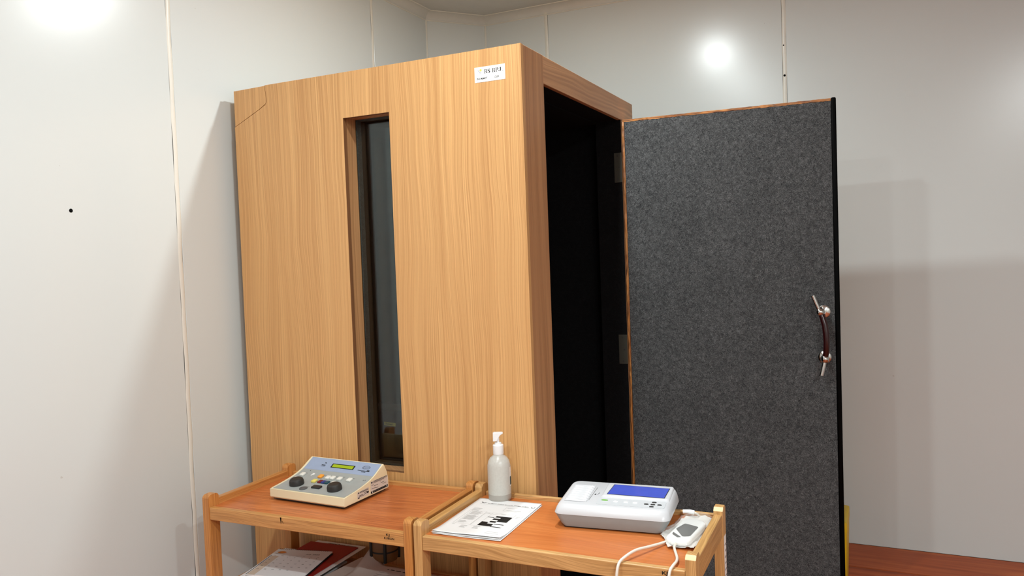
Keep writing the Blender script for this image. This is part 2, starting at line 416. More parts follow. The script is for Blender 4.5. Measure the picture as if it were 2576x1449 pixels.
cove('trim_3', (XR, YB), (C2, YB), (-1, -1), (t, -1))
cove('trim_4', (XR, YF), (XR, YB), (-1, 1), (-1, -1))
cove('trim_5', (XW, YF), (XR, YF), (1, 1), (-1, 1))
# recessed downlights that hold the lamps; the last two are added fill
for i, ((lx, ly), pw) in enumerate(LAMPS):
    nm = ['above the near corner of the wooden booth', 'above the front edge of the trolleys', 'between the trolleys and the camera', 'on the right in front of the camera row', 'added behind the camera on the right as fill light', 'added behind the camera on the left as fill light'][i]
    t_ = thing('ceiling_downlight', 'round recessed ceiling downlight '+nm, 'light', (lx, ly, CEIL), 0, 'recessed ceiling downlights')
    MB().lathe([(.078, 0), (.078, -.004), (.07, -.008), (.056, -.006), (.054, 0)], 36, cap=False).build('trim_ring', 'white_plastic', t_, True)

# ------------------------------------------------------------------ acoustic booth
W, D, H = 1.2009, 1.2048, 2.1108
wl, wr, wb, wt = -.6959, -.5014, .7045, 1.9517
o0, o1, ot = .1769, 1.0294, 2.0168
BO = thing('acoustic_booth', 'tall beech-laminate acoustic test booth with a narrow window and an open felt-lined door', 'booth')
T = .018
# front panel around the window; its upper left corner is a cracked-off piece of its own
crk = [(-W, 1.974), (-1.081, 2.026), (-1.049, 2.042), (-1.0415, 2.051), (-1.049, H)]
m = MB()
outer = [(-W, 0.0), (0, 0.0), (0, H), (-1.0475, H), (-1.040, 2.051), (-1.048, 2.0405), (-1.0805, 2.0245), (-W, 1.9725)]
def ring_panel(m, y0, y1):
    o_ = outer
    # quads around the window hole
    cells = [[(-W, 0), (0, 0), (0, wb), (-W, wb)], [(-W, wb), (wl, wb), (wl, wt), (-W, wt)], [(wr, wb), (0, wb), (0, wt), (wr, wt)],
             [(-W, wt), (0, wt), (0, H), (-1.0465, H), (-1.0385, 2.051), (-1.047, 2.0390), (-1.0800, 2.0228), (-W, 1.9712)]]
    for c in cells: m.prism(c, y0, y1, 1)
ring_panel(m, 0, T)
fp = m.build('front_panel', 'booth_v', BO)
MB().prism([(-W, 1.9745), (-1.081, 2.0262), (-1.0495, 2.0425), (-1.0425, 2.0520), (-1.0492, H-.0015), (-W, H-.0035)], .0022, T, 1).build('cracked_corner', 'booth_v', BO)
# side face: corner stile, header, rear stile
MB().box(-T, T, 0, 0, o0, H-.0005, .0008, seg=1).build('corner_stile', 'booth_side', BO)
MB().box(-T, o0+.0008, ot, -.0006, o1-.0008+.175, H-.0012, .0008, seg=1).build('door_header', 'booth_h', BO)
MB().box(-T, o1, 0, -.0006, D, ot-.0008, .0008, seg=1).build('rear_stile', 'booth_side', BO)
MB().box(-W, T, 0, -W+T, D, H).build('left_side_panel', 'booth_v', BO)
MB().box(-W+T, D-T, 0, -T, D, H-.001).build('back_panel', 'booth_v', BO)
MB().box(-W+.001, T, H-.03, -T, D-T, H-.004).build('roof', 'booth_h', BO)
# lining: thick black felt walls with the same openings
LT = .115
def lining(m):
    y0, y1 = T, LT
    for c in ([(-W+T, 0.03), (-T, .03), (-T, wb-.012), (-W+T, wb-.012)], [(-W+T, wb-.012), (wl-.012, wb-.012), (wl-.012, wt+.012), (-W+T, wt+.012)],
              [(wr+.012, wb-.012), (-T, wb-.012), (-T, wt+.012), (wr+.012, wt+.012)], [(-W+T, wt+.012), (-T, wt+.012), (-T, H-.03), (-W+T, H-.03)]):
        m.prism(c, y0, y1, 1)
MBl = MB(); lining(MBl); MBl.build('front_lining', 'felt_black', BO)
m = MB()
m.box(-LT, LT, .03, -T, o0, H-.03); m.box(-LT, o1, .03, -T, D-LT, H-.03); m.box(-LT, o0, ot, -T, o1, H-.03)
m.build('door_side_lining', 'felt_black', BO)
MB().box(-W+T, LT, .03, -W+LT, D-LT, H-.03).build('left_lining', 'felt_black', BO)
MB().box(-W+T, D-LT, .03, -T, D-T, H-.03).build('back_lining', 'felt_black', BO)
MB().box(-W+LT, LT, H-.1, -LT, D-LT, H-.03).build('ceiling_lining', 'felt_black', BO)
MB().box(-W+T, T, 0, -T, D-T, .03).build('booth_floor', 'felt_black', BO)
# door jamb facings
MB().box(-LT, o1-.0022, .03, -.0012, o1-.0002, ot).build('jamb_lining', 'felt_black', BO)
MB().box(-LT, o0-.002, .03, -T, o0+.002, ot).build('jamb_lining', 'felt_black', BO)
# window: jamb boards, rubber, panes
g = .08
for nm, b in (('window_jamb', (wl-.012, T, wb-.012, wl-.004, g, wt+.012)), ('window_jamb', (wr+.0015, T, wb-.012, wr+.012, g, wt+.012)),
              ('window_sill', (wl-.0015, T, wb-.012, wr+.0015, g, wb-.0015)), ('window_head', (wl-.004, T, wt+.004, wr+.0015, g, wt+.012))):
    MB().box(*b).build(nm, 'jamb', BO)
for ya, yb, mt, nm in ((g, .103, 'felt_grey', 'gasket'), (.103, LT+.02, 'felt_black', 'reveal')):
    for b in ((wl-.012, ya, wb-.012, wl+.001, yb, wt+.012), (wr-.001, ya, wb-.012, wr+.012, yb, wt+.012), (wl+.001, ya, wb-.012, wr-.001, yb, wb), (wl+.001, ya, wt, wr-.001, yb, wt+.012)):
        MB().box(*b).build(nm, mt, BO)
MB().box(wl-.004, g-.004, wb-.001, wr+.001, g, wt+.004).build('window_pane', 'glass', BO)
MB().box(wl+.001, LT+.012, wb, wr-.001, LT+.016, wt).build('window_pane', 'glass', BO)
# raw edge of the front panel around the window hole, darkened with painted shade
for b in ((wl-.001, .0004, wb, wl+.0005, T+.0005, wt), (wr-.0005, .0004, wb, wr+.001, T+.0005, wt), (wl, .0004, wt-.0005, wr, T+.0005, wt+.001), (wl, .0004, wb-.001, wr, T+.0005, wb+.0005)):
    MB().box(*b).build('panel_edge', 'edge_shaded', BO)
# inventory label
LB = MB().box(-.1655, -.0008, 2.0062, -.0562, -.0001, 2.0548).build('inventory_label', 'label', BO)
m = MB(); BX = lambda x, z: basis((x, -.0010, z), (1, 0, 0), (0, 0, 1))
SG = {'R': [[(0, 0), (.34, 0), (.34, .06), (.27, .1), (.27, .9), (.34, .94), (.34, 1), (0, 1), (0, .93), (.05, .9), (.05, .1), (0, .07)],
          [(.40, 1), (.62, 1), (.80, .92), (.86, .76), (.80, .60), (.66, .52), (.80, .42), (.90, .10), (1, .06), (.98, 0), (.72, 0), (.64, .12), (.56, .40), (.40, .46), (.40, .54), (.54, .58), (.60, .74), (.54, .90), (.40, .93)]],
      'P': [[(0, 0), (.38, 0), (.38, .06), (.30, .1), (.30, .9), (.38, .94), (.38, 1), (0, 1), (0, .93), (.06, .9), (.06, .1), (0, .07)],
          [(.45, 1), (.68, 1), (.88, .92), (.95, .74), (.88, .56), (.68, .47), (.45, .46), (.45, .54), (.60, .58), (.66, .74), (.60, .90), (.45, .93)]],
      'S': [[(.36, 1), (.12, .90), (.04, .72), (.12, .58), (.48, .42), (.60, .26), (.52, .10), (.56, 0), (.80, .06), (.92, .24), (.86, .44), (.40, .66), (.32, .80), (.40, .92)],
          [(.48, 1), (.78, .96), (.84, 1), (.88, .68), (.80, .68), (.66, .88), (.48, .93)], [(.06, 0), (.04, .34), (.12, .34), (.26, .12), (.46, .06), (.46, 0), (.16, .05)]],
      'J': [[(.40, 1), (.95, 1), (.95, .93), (.86, .90), (.86, .24), (.74, .06), (.52, -.02), (.48, .06), (.56, .16), (.56, .90), (.40, .93)],
          [(.02, .22), (.10, .34), (.26, .34), (.34, .20), (.26, .06), (.10, .06)]]}
for ch_, x_ in (('R', -.1300), ('S', -.1185), ('R', -.1012), ('P', -.0893), ('J', -.0795)):
    for poly in SG[ch_]: m.quad([(x_ + px_*.0103, -.0010, 2.0325 + pz_*.0130) for px_, pz_ in poly])
put_text(m, '.', BX(-.0650, 2.0325), .012, .002, .02)
put_text(m, 'INV-M/MCT', BX(-.1570, 2.0145), .0088, .037, .02); put_text(m, '/201', BX(-.0945, 2.0145), .0088, .016, .01)
m.build('label_lettering', 'ink', LB)
m = MB()
for (x0, z0, x1, z1) in ((-.1602, 2.0502, -.0602, 2.0506), (-.1602, 2.0095, -.1598, 2.0506), (-.0606, 2.0095, -.0602, 2.0506), (-.1602, 2.0285, -.0602, 2.0289), (-.1362, 2.0287, -.1358, 2.0504)):
    m.box(x0, -.0010, z0, x1, -.0008, z1)
m.quad([(-.1535, -.001, 2.0445), (-.1465, -.001, 2.036), (-.144, -.001, 2.0365), (-.1525, -.001, 2.0462)]); m.quad([(-.1475, -.001, 2.0325), (-.1425, -.001, 2.0395), (-.141, -.001, 2.0395), (-.1458, -.001, 2.0325)])
m.build('label_rules', 'ink_faint', LB)
m = MB()
m.lathe([(.004, 0), (.001, .0001)], 12, M=basis((-.143, -.001, 2.0445), (1.3, 0, .3), (-.3, 0, 1))); m.build('label_emblem', 'label_yellow', LB)
# yellow sticker seen through the glass, with hand lettering
st = MB().box(-.0, 0, 0, .05, .0006, .0125).build('glass_sticker', 'label_yellow', BO); st.location = (-.665, LT+.0105, .837); st.rotation_euler = (0, .06, 0)
m = MB(); put_text(m, 'Sunati', basis((.006, -.0004, .0032), (1, 0, 0), (0, 0, 1)), .009, .030, .02); m.add([(.042, -.0004, .006), (.044, -.0004, .006), (.043, -.0004, .008)], [(0, 1, 2)]); m.build('sticker_lettering', 'ink', st)
# hinges on the rear jamb
for (za, zb_, dx) in ((1.748, 1.876, 0), (.956, 1.084, -.004)):
    hg = MB().box(-.036+dx, o1-.004, za, -.002, o1-.0005, zb_, .001).build('hinge', 'hinge', BO)
    for q in (.1, .5, .9): MB().lathe([(.004, 0), (.004, .001), (.001, .0012)], 10, M=basis((-.02+.006*(q == .5), o1-.004, za+(zb_-za)*q), (1, 0, 0), (0, 0, 1))).build('screw', 'dark', hg)
# door leaf, local frame: x from hinge to free edge, y into thickness, z up
DW = .8545
DR = MB().box(.006, .006, .012, DW-.004, .048, 2.0150, .001, seg=1).build('door', 'booth_v', BO); DR.location = (.002, o1+.0015, 0); DR.rotation_euler = (0, 0, .0454)
MB().box(.0105, -.0005, .018, DW-.0165, .006, 2.006, .002).build('felt_panel', 'felt', DR)
def rough_strip(vertical):
    m = MB(); n = 90; rnd = random.Random(3+vertical)
    for i in range(n+1):
        q = i/n; j = rnd.uniform(-.0012, .0012); k = rnd.uniform(-.0012, .0015); d = rnd.uniform(-.0015, .001)
        if vertical: a = .012 + q*(2.012-.012); m.v += [(.0015+j*.3, .006, a), (.001+j*.4, -.001+d, a), (.0095+k, -.0005+d, a), (.011, .006, a)]
        else: a = .003 + q*(DW-.02); m.v += [(a, .006, 2.0163+j*.3), (a, -.001+d, 2.0160+j*.4), (a, -.0005+d, 2.0068-k), (a, .006, 2.005)]
    for i in range(n):
        for k in range(4): m.f.append((i*4+k, i*4+(k+1) % 4, (i+1)*4+(k+1) % 4, (i+1)*4+k)); m.mi.append(0)
    return m
rough_strip(1).build('hinge_edge_strip', 'edge_wood', DR); rough_strip(0).build('top_edge_strip', 'edge_wood_x', DR)
MB().box(DW-.0165, -.004, .012, DW+.002, .05, 2.0185, .005, seg=3).build('edge_gasket', 'black', DR, True)
# handle
hx, hz1, hz2 = .797, 1.181, .999
for nm, z in (('handle_rose', hz1), ('handle_rose', hz2)):
    MB().lathe([(.0245, 0), (.0245, .004), (.020, .007), (.0085, .009), (.0085, .034)], 28, M=basis((hx, 0, z), (1, 0, 0), (0, 0, 1))).build(nm, 'chrome', DR, True)
def sph(c, r, n=14): return [(max(r*math.sin(PI*k/n), 1e-4), -r*math.cos(PI*k/n)) for k in range(n+1)]
for z, x in ((hz1+.001, .784), (hz2-.002, .798)):
    MB().lathe(sph(0, .0170), 24, M=basis((x, -.045, z), (1, 0, 0), (0, 0, 1))).build('handle_ball', 'chrome', DR, True)
    bpy.data.objects
MB().tube([(.7835, -.045, hz1+.002), (.772, -.048, 1.211), (.7585, -.050, 1.2475)], .0085, 20).build('handle_bar_end', 'chrome', DR, True)
MB().tube([(.798, -.045, hz2-.004), (.793, -.048, .968), (.7845, -.050, .9320)], .0085, 20).build('handle_bar_end', 'chrome', DR, True)
gp = [(.785, -.045, 1.180), (.7935, -.05, 1.158), (.8008, -.054, 1.130), (.8048, -.056, 1.10), (.8062, -.056, 1.07), (.8055, -.054, 1.045), (.803, -.05, 1.02), (.7985, -.045, .998)]
MB().tube(gp, [.0105, .0115, .0122, .0125, .0125, .0122, .0115, .0105], 20).build('handle_grip', 'mahogany', DR, True)

# inside the booth: an added chair whose white rail stands in for a reflected line
CH = thing('stand_in_chair', 'padded slate-blue chair added inside the booth to stand in for a reflected line in its window', 'chair', (-.83, .50, .03))
MB().box(-.19, .02, .40, .19, .07, .775, .02, seg=3).build('backrest', 'slate', CH, True)
MB().box(-.19, .012, .772, .19, .078, .790, .006).build('back_rail', 'white_plastic', CH, True)
MB().box(-.19, -.30, .36, .19, .06, .415, .02, seg=3).build('seat', 'navy', CH, True)
for sx in (-.17, .17):
    for sy in (-.27, .04): MB().tube([(sx, sy, 0), (sx, sy, .37)], .012, 10).build('leg', 'steel', CH, True)

# ------------------------------------------------------------------ trolleys
TZ, ZP, TD, TW = .6736, .7126, .4226, .785
SHELF = .385
PX, PY = .026, .045
def trolley(label, loc, rz, ox, oy, oz, tray, wear):
    t_ = thing('wooden_trolley', label, 'trolley', loc, rz, 'two wooden trolleys side by side')
    for x in (0, TW-PX):
        for y in (0, TD-PY):
            bm = bmesh.new()
            vs = [bm.verts.new(c) for c in ((x,y,0),(x+PX,y,0),(x+PX,y+PY,0),(x,y+PY,0),(x,y,ZP),(x+PX,y,ZP),(x+PX,y+PY,ZP),(x,y+PY,ZP))]
            for f in ((0,3,2,1),(4,5,6,7),(0,1,5,4),(1,2,6,5),(2,3,7,6),(3,0,4,7)): bm.faces.new([vs[i] for i in f])
            def topedge(e): return all(v.co.z > ZP-1e-5 for v in e.verts) and abs(e.verts[0].co.y-e.verts[1].co.y) < 1e-5
            if wear: bmesh.ops.bevel(bm, geom=[e for e in bm.edges if topedge(e)], offset=.010, segments=1, affect='EDGES')
            else: bmesh.ops.bevel(bm, geom=[e for e in bm.edges if topedge(e)], offset=.014, segments=5, affect='EDGES', profile=.5)
            bmesh.ops.bevel(bm, geom=[e for e in bm.edges if e.calc_length() > .02], offset=.0018, segments=2, affect='EDGES', profile=.5)
            bm.verts.index_update(); bm.normal_update()
            m = MB()
            for v in bm.verts: m.v.append(v.co[:])
            for f in bm.faces:
                m.f.append(tuple(v.index for v in f.verts))
                m.mi.append(1 if (wear and x > .1 and f.normal.y < -.5 and f.normal.z > .5 and f.calc_area() > 1e-5) else 0)
            bm.free(); m.build('leg', [oz, 'pale_wear'], t_, True, .5)
    MB().box(PX+.0005, .002, TZ-.040, TW-PX-.0005, .021, TZ, .0022).build('front_rail', ox, t_)
    MB().box(PX+.0005, TD-.020, TZ-.034, TW-PX-.0005, TD-.005, TZ+.011, .0022).build('back_rail', ox, t_)
    for x in (.0025, TW-PX+.001): MB().box(x, PY-.004, TZ-.046, x+.0225, TD-PY+.004, TZ+.020, .0025).build('side_rail', oy, t_)
    MB().box(.012, .0215, TZ-.016, TW-.012, TD-.0205, TZ-.0015).build('tray', tray, t_)
    # lower shelf
    MB().box(.012, .0215, SHELF-.016, TW-.012, TD-.0205, SHELF).build('lower_shelf', tray, t_)
    MB().box(PX+.0005, .002, SHELF-.040, TW-PX-.0005, .021, SHELF+.002, .0022).build('lower_front_rail', ox, t_)
    MB().box(PX+.0005, TD-.020, SHELF-.040, TW-PX-.0005, TD-.005, SHELF+.002, .0022).build('lower_back_rail', ox, t_)
    for x in (.0025, TW-PX+.001): MB().box(x, PY-.004, SHELF-.045, x+.0225, TD-PY+.004, SHELF+.012, .0025).build('lower_side_rail', oy, t_)
    return t_
T1 = trolley('orange-lacquered wooden trolley carrying the cream audiometer, papers on its lower shelf', (-.9763, -.4525, 0), .0173, 'oakAx', 'oakAy', 'oakA', 'tray', False)
T2 = trolley('pale worn oak trolley carrying the white ECG machine and hand-gel bottle', (-.182, -.443, 0), .0171, 'oakBx', 'oakBy', 'oakB', 'trayB', True)
def on(t_, x, y, z):
    a = t_.rotation_euler.z; return (t_.location.x + x*math.cos(a) - y*math.sin(a), t_.location.y + x*math.sin(a) + y*math.cos(a), z)
RA, RB = .0173, .0171
# rail marks and wear
m = MB(); put_text(m, 'KJ', basis((.6990, .0016, TZ-.0135), (1, 0, 0), (0, 0, 1)), .0095, .012, .01); put_text(m, 'KUBILIN', basis((.692, .0016, TZ-.0235), (1, 0, 0), (0, 0, 1)), .0088, .034, .02); m.build('rail_lettering', 'ink', T1)
m = MB(); put_text(m, 'KJ', basis((.702, .0016, TZ-.0150), (1, 0, 0), (0, 0, 1)), .012, .014, .02); put_text(m, 'KUBILIN', basis((.693, .0016, TZ-.0270), (1, 0, 0), (0, 0, 1)), .0088, .034, .02); m.build('rail_lettering', 'ink', T2)
MB().add([(.3150, .0012, TZ-.001), (.3205, .0012, TZ-.001), (.3195, .0012, TZ-.012), (.3180, .0012, TZ-.022)], [(0, 1, 2, 3)]).add([(.3215, .0012, TZ-.012), (.3290, .0012, TZ-.020), (.3270, .0012, TZ-.0185), (.3235, .0012, TZ-.0115)], [(0, 1, 2, 3)]).build('rail_gouge', 'hole', T1)
MB().box(TW-.0005, TD-.034, .30, TW+.0006, TD-.006, .628).build('leg_label', 'label', T2)
m = MB()
for k in range(16): m.box(TW+.0005, TD-.030+.004*(k % 2), .60-.018*k, TW+.0009, TD-.010, .604-.018*k)
m.build('leg_label_print', 'ink_soft', T2)

# ------------------------------------------------------------------ audiometer
AU = thing('audiometer', 'cream desktop audiometer with blue-grey sloped keypad and green display', 'audiometer', on(T1, .159, .134, TZ+.0015), RA-.05)
aw, ad = .311, .233
PY_ = [0, .02, .04, .065, .09, .11, .13, .15, .165, .185, .205]; PZ_ = [.029, .031, .033, .0362, .040, .0442, .049, .0560, .063, .0742, .086]
def ah(y):
    for i in range(len(PY_)-1):
        if y <= PY_[i+1]: q = (y-PY_[i])/(PY_[i+1]-PY_[i]); return PZ_[i]+q*(PZ_[i+1]-PZ_[i])
    return PZ_[-1]
B0 = .006
prof = [(0.003, B0), (0, B0+.004)] + [(y_, z_+B0) for y_, z_ in zip(PY_, PZ_)] + [(.2085, .086+B0-.001), (.215, .076+B0), (.222, .058+B0), (.228, .036+B0), (.2325, .010+B0), (.230, B0)]
bm = bmesh.new(); n = len(prof)
va = [bm.verts.new((0, y_, z_)) for y_, z_ in prof]; vb = [bm.verts.new((aw, y_, z_)) for y_, z_ in prof]
bm.faces.new(va[::-1]); bm.faces.new(vb)
for i in range(n): bm.faces.new((va[i], va[(i+1) % n], vb[(i+1) % n], vb[i]))
se = [e for e in bm.edges if abs(e.verts[0].co.x-e.verts[1].co.x) < 1e-6]
bmesh.ops.bevel(bm, geom=se, offset=.003, segments=3, affect='EDGES', profile=.5); bm.verts.index_update()
m = MB().add([v.co[:] for v in bm.verts], [[v.index for v in f.verts] for f in bm.faces]); bm.free()
m.build('body', 'cream', AU, True, .5)
MB().box(.008, .008, 0.0005, aw-.008, ad-.012, B0+.001).build('base_plate', 'dark', AU)
def strip(x0, x1, y0, y1, off, n=14):
    def fn(u_, v_): y_ = y0+(y1-y0)*v_; return (x0+(x1-x0)*u_, y_, ah(y_)+B0+off)
    return MB().grid(fn, 2, n)
strip(.0095, aw-.0045, .006, .152, .0006).build('keypad_panel', 'panel_grey', AU, True)
strip(.0095, aw-.0045, .1522, .2025, .0006).build('display_band', 'panel_blue', AU, True)
def frm(x, y):
    s_ = (ah(y+.004)-ah(y-.004))/.008; return basis((x, y, ah(y)+B0+.0006), (1, 0, 0), (0, 1, s_))
lf = MB().box(-.046, -.0085, 0, .050, .0095, .0012, M=frm(.1610, .1765)).build('display_frame', 'ink', AU)
MB().box(-.041, -.0068, .0012, .0465, .0058, .0018, M=frm(.1610, .1765)).build('display', 'lcd', lf)
def key(nm, x, y, w_, d_, h_, mat):
    return MB().box(-w_/2, -d_/2, 0, w_/2, d_/2, h_, min(.002, h_*.4), M=frm(x, y)).build(nm, mat, AU, True)
for (x, y, mt) in ((.0385, .117, 'key_white'), (.0345, .087, 'key_white'), (.1175, .1175, 'key_orange'), (.1500, .1150, 'key_white'), (.1690, .1165, 'key_white'), (.1980, .117, 'key_white'), (.2385, .117, 'key_white'), (.1175, .085, 'key_yellow'), (.1965, .086, 'key_white')):
    key('button', x, y, .0165, .0185, .0065, mt)
for (x, mt) in ((.1415, 'key_red'), (.1560, 'key_blue'), (.1705, 'key_teal')): key('button', x, .086, .0142, .018, .0055, mt)
key('rocker_button', .1600, .047, .034, .0185, .0060, 'dark')
for (x, y) in ((.0700, .053), (.2320, .050)):
    MB().lathe([(.0240, 0), (.0240, .0105), (.0215, .0175), (.0175, .0205), (.0150, .0212), (.004, .0208)], 40, M=frm(x, y)).build('dial_knob', 'dark', AU, True, .5)
MB().lathe([(.0135, 0), (.0135, .002), (.011, .0030), (.002, .0031)], 28, M=frm(.1185, .030)).build('round_button', 'darkgrey', AU, True)
m = MB(); Q = frm(.075, .127); m.box(-.0055, -.008, .0001, -.0015, .008, .0004, M=Q); m.box(.0, .001, .0001, .006, .0025, .0004, M=Q); m.box(-.0015, -.002, .0001, .003, .008, .0004, M=Q); m.build('panel_icon', 'label', AU)
m = MB(); Q = frm(.2575, .1835)
for (rx, ry, a0, a1) in ((.0155, .0085, 0, 2*PI),):
    for k in range(40):
        a = 2*PI*k/40; b_ = 2*PI*(k+1)/40
        m.quad([Q @ Vector((rx*q*math.cos(c_), ry*q*math.sin(c_), .0004)) for q, c_ in ((1, a), (1, b_), (.93, b_), (.93, a))])
for yy, hw in ((.0035, .0138), (-.0005, .0152), (-.0045, .012)): m.quad([Q @ Vector(c_) for c_ in ((-hw, yy, .0004), (hw, yy, .0004), (hw, yy+.0008, .0004), (-hw, yy+.0008, .0004))])
Q = frm(.2580, .1700)
m.quad([Q @ Vector(c_) for c_ in ((-.028, -.0003, .0004), (.02, -.0015, .0004), (.024, .0008, .0004), (-.027, .0014, .0004))]); m.quad([Q @ Vector(c_) for c_ in ((.008, 0, .0004), (.018, 0, .0004), (.021, .005, .0004), (.010, .004, .0004))]); m.quad([Q @ Vector(c_) for c_ in ((-.010, -.0062, .0004), (.008, -.0062, .0004), (.008, -.0036, .0004), (-.010, -.0036, .0004))])
Q = frm(.080, .182)
for a_ in ((.0, .001, .0075, .004), (-.008, -.0095, .0085, -.0065), (-.009, -.014, .009, -.0128), (-.002, -.0045, .001, -.0038)):
    m.quad([Q @ Vector(c_) for c_ in ((a_[0], a_[1], .0004), (a_[2], a_[1], .0004), (a_[2], a_[3], .0004), (a_[0], a_[3], .0004))])
for (x, y) in ((.286, .128), (.2925, .129), (.0475, .145)):
    Q = frm(x, y); m.quad([Q @ Vector(c_) for c_ in ((-.0013, -.0013, .0004), (.0013, -.0013, .0004), (.0018, .0018, .0004), (-.0008, .0018, .0004))])
for (x, y) in ((.043, .130), (.122, .1305), (.1540, .1285), (.1730, .130), (.2020, .131), (.2430, .131), (.125, .045)):
    Q = frm(x, y); m.quad([Q @ Vector(c_) for c_ in ((-.006, 0, .0004), (.006, 0, .0004), (.006, .0010, .0004), (-.006, .0010, .0004))])
m.build('panel_print', 'ink', AU)
# side labels
SX = aw + .0004
l1 = MB().quad([(SX, .064, .0075+B0), (SX, .1235, .0085+B0), (SX, .1225, .0325+B0), (SX, .064, .0285+B0)]).build('side_label', 'label_grey', AU)
l2 = MB().quad([(SX, .1315, .0055+B0), (SX, .2255, .0035+B0), (SX, .2255, .0445+B0), (SX, .1340, .0450+B0)]).build('side_label', 'label_grey', AU)
def bars(rows, par, nm='label_print', mat='ink'):
    m = MB()
    for (y0, z0, y1, z1) in rows: m.quad([(SX+.0003, y0, z0+B0), (SX+.0003, y1, z0+B0), (SX+.0003, y1, z1+B0), (SX+.0003, y0, z1+B0)])
    m.build(nm, mat, par)
bars([(.068, .024, .073, .028), (.076, .0245, .120, .0258), (.076, .0272, .120, .0284), (.096, .020, .112, .0216), (.072, .016, .092, .0175), (.070, .0128, .100, .0140), (.1, .0155, .118, .0168), (.066, .0085, .074, .0118), (.112, .0145, .1215, .020)], l1)
bars([(.136, .0385, .143, .0435), (.147, .0425, .221, .0440), (.147, .0395, .221, .0408), (.147, .0370, .206, .0380), (.182, .0335, .190, .0345), (.1375, .0315, .151, .0325), (.150, .0270, .172, .0282), (.186, .0275, .206, .0287), (.138, .0200, .160, .0212), (.16, .0180, .173, .0190), (.196, .0225, .216, .0235), (.1325, .0060, .2250, .0130)], l2)
bars([(.146, .0085, .214, .0105)], l2, 'label_band_print', 'label_grey')
m = MB(); 
for (y_, z_) in ((.141, .0095), (.219, .0095)): m.lathe([(.0022, .0006), (.0006, .0007)], 10, M=basis((SX, y_, z_+B0), (0, 1, 0), (0, 0, 1)))
m.build('label_dots', 'label', l2)

# ------------------------------------------------------------------ ECG machine
EC = thing('ecg_machine', 'white desktop ECG recorder with grey base, blue screen and ribbed paper cover', 'medical device', on(T2, .345, .192, TZ), RB+.085)
ew, ed_ = .327, .210
zt = lambda x, y: .063 + .0857*(y-.025)
m = MB()
m.loft([rrect(.026, .006, ew-.024, ed_-.008, .014, .003), rrect(.018, .003, ew-.016, ed_-.004, .018, .010), rrect(.006, .001, ew-.004, ed_-.001, .022, .028), rrect(0, 0, ew, ed_, .024, .0375)])
m.build('lower_shell', 'grey_shell', EC, True, .7)
MB().box(.03, .008, 0, .12, ed_-.012, .005, .001).build('foot', 'dark', EC)
MB().box(.22, .03, 0, .29, ed_-.012, .004, .001).build('foot', 'dark', EC)
def lv(t_): return lambda x, y: .0378 + t_*(zt(x, max(0, y))-.0378)
m = MB()
m.loft([rrect(-.0005, -.0005, ew+.0005, ed_+.0005, .024, zf=lv(0)), rrect(.0, .0, ew, ed_, .024, zf=lv(.12)), rrect(.004, .005, ew-.003, ed_-.004, .024, zf=lv(.55)), rrect(.008, .011, ew-.007, ed_-.007, .024, zf=lv(.82)), rrect(.013, .019, ew-.012, ed_-.012, .022, zf=lv(.96)), rrect(.017, .026, ew-.016, ed_-.016, .02, zf=lv(1.0))])
m.build('upper_shell', 'white_shell', EC, True, .9)
# printer cover: ribs that run across with a step (sine waves) and a dark slot on its right edge
def pc(u_, v_):
    x = .022 + .066*u_ - .010*(1-v_)*0; y = .040 + .125*v_; sh_ = .006*(1/(1+math.exp(-(u_-.62)*14)))
    yy = y + sh_; rib = .0011*math.sin((y-.040)/.125*2*PI*8); edge = min(1, 8*min(u_, 1-u_), 8*min(v_, 1-v_))
    return (x, y, zt(x, y) + .0008 + edge*(.0026 + .0022*math.sin((yy)/.125*2*PI*8)))
MB().grid(pc, 24, 96).build('paper_cover', 'white_shell', EC, True, 2.0)
SQ = lambda x, y, dz=.0004: (x, y, zt(x, y)+dz)
MB().quad([SQ(.0905, .056, .0006), SQ(.0917, .056, .0006), SQ(.0957, .151, .0006), SQ(.0945, .151, .0006)]).build('cover_slot', 'ink_soft', EC)
m = MB(); m.add([SQ(.0975, .096, .0006), SQ(.1035, .096, .0006), SQ(.1015, .106, .0006)], [(0, 1, 2)]); m.quad([SQ(.1065, .098, .0006), SQ(.1075, .098, .0006), SQ(.1105, .113, .0006), SQ(.1095, .113, .0006)]); m.build('cover_symbols', 'ink', EC)
# screen bezel raised around the display
m = MB(); x0, y0, x1, y1 = .120, .084, .3155, .187
zb = lambda h: (lambda x, y: zt(x, y) + h)
m.loft([rrect(x0, y0, x1, y1, .006, zf=zb(-.001)), rrect(x0+.002, y0+.002, x1-.002, y1-.002, .006, zf=zb(.0032)), rrect(x0+.006, y0+.005, x1-.005, y1-.006, .005, zf=zb(.0042))])
BZ = m.build('screen_bezel', 'white_shell', EC, True, .9)
q4 = [(.1365, .0985), (.2995, .0945), (.3045, .1655), (.1430, .1710)]
MB().quad([SQ(x, y, .0045) for x, y in [(.1345, .0965), (.3015, .0925), (.3065, .1675), (.1410, .1735)]]).build('screen_border', 'dark', BZ)
MB().quad([SQ(x, y, .0049) for x, y in q4]).build('screen', 'screen', BZ)
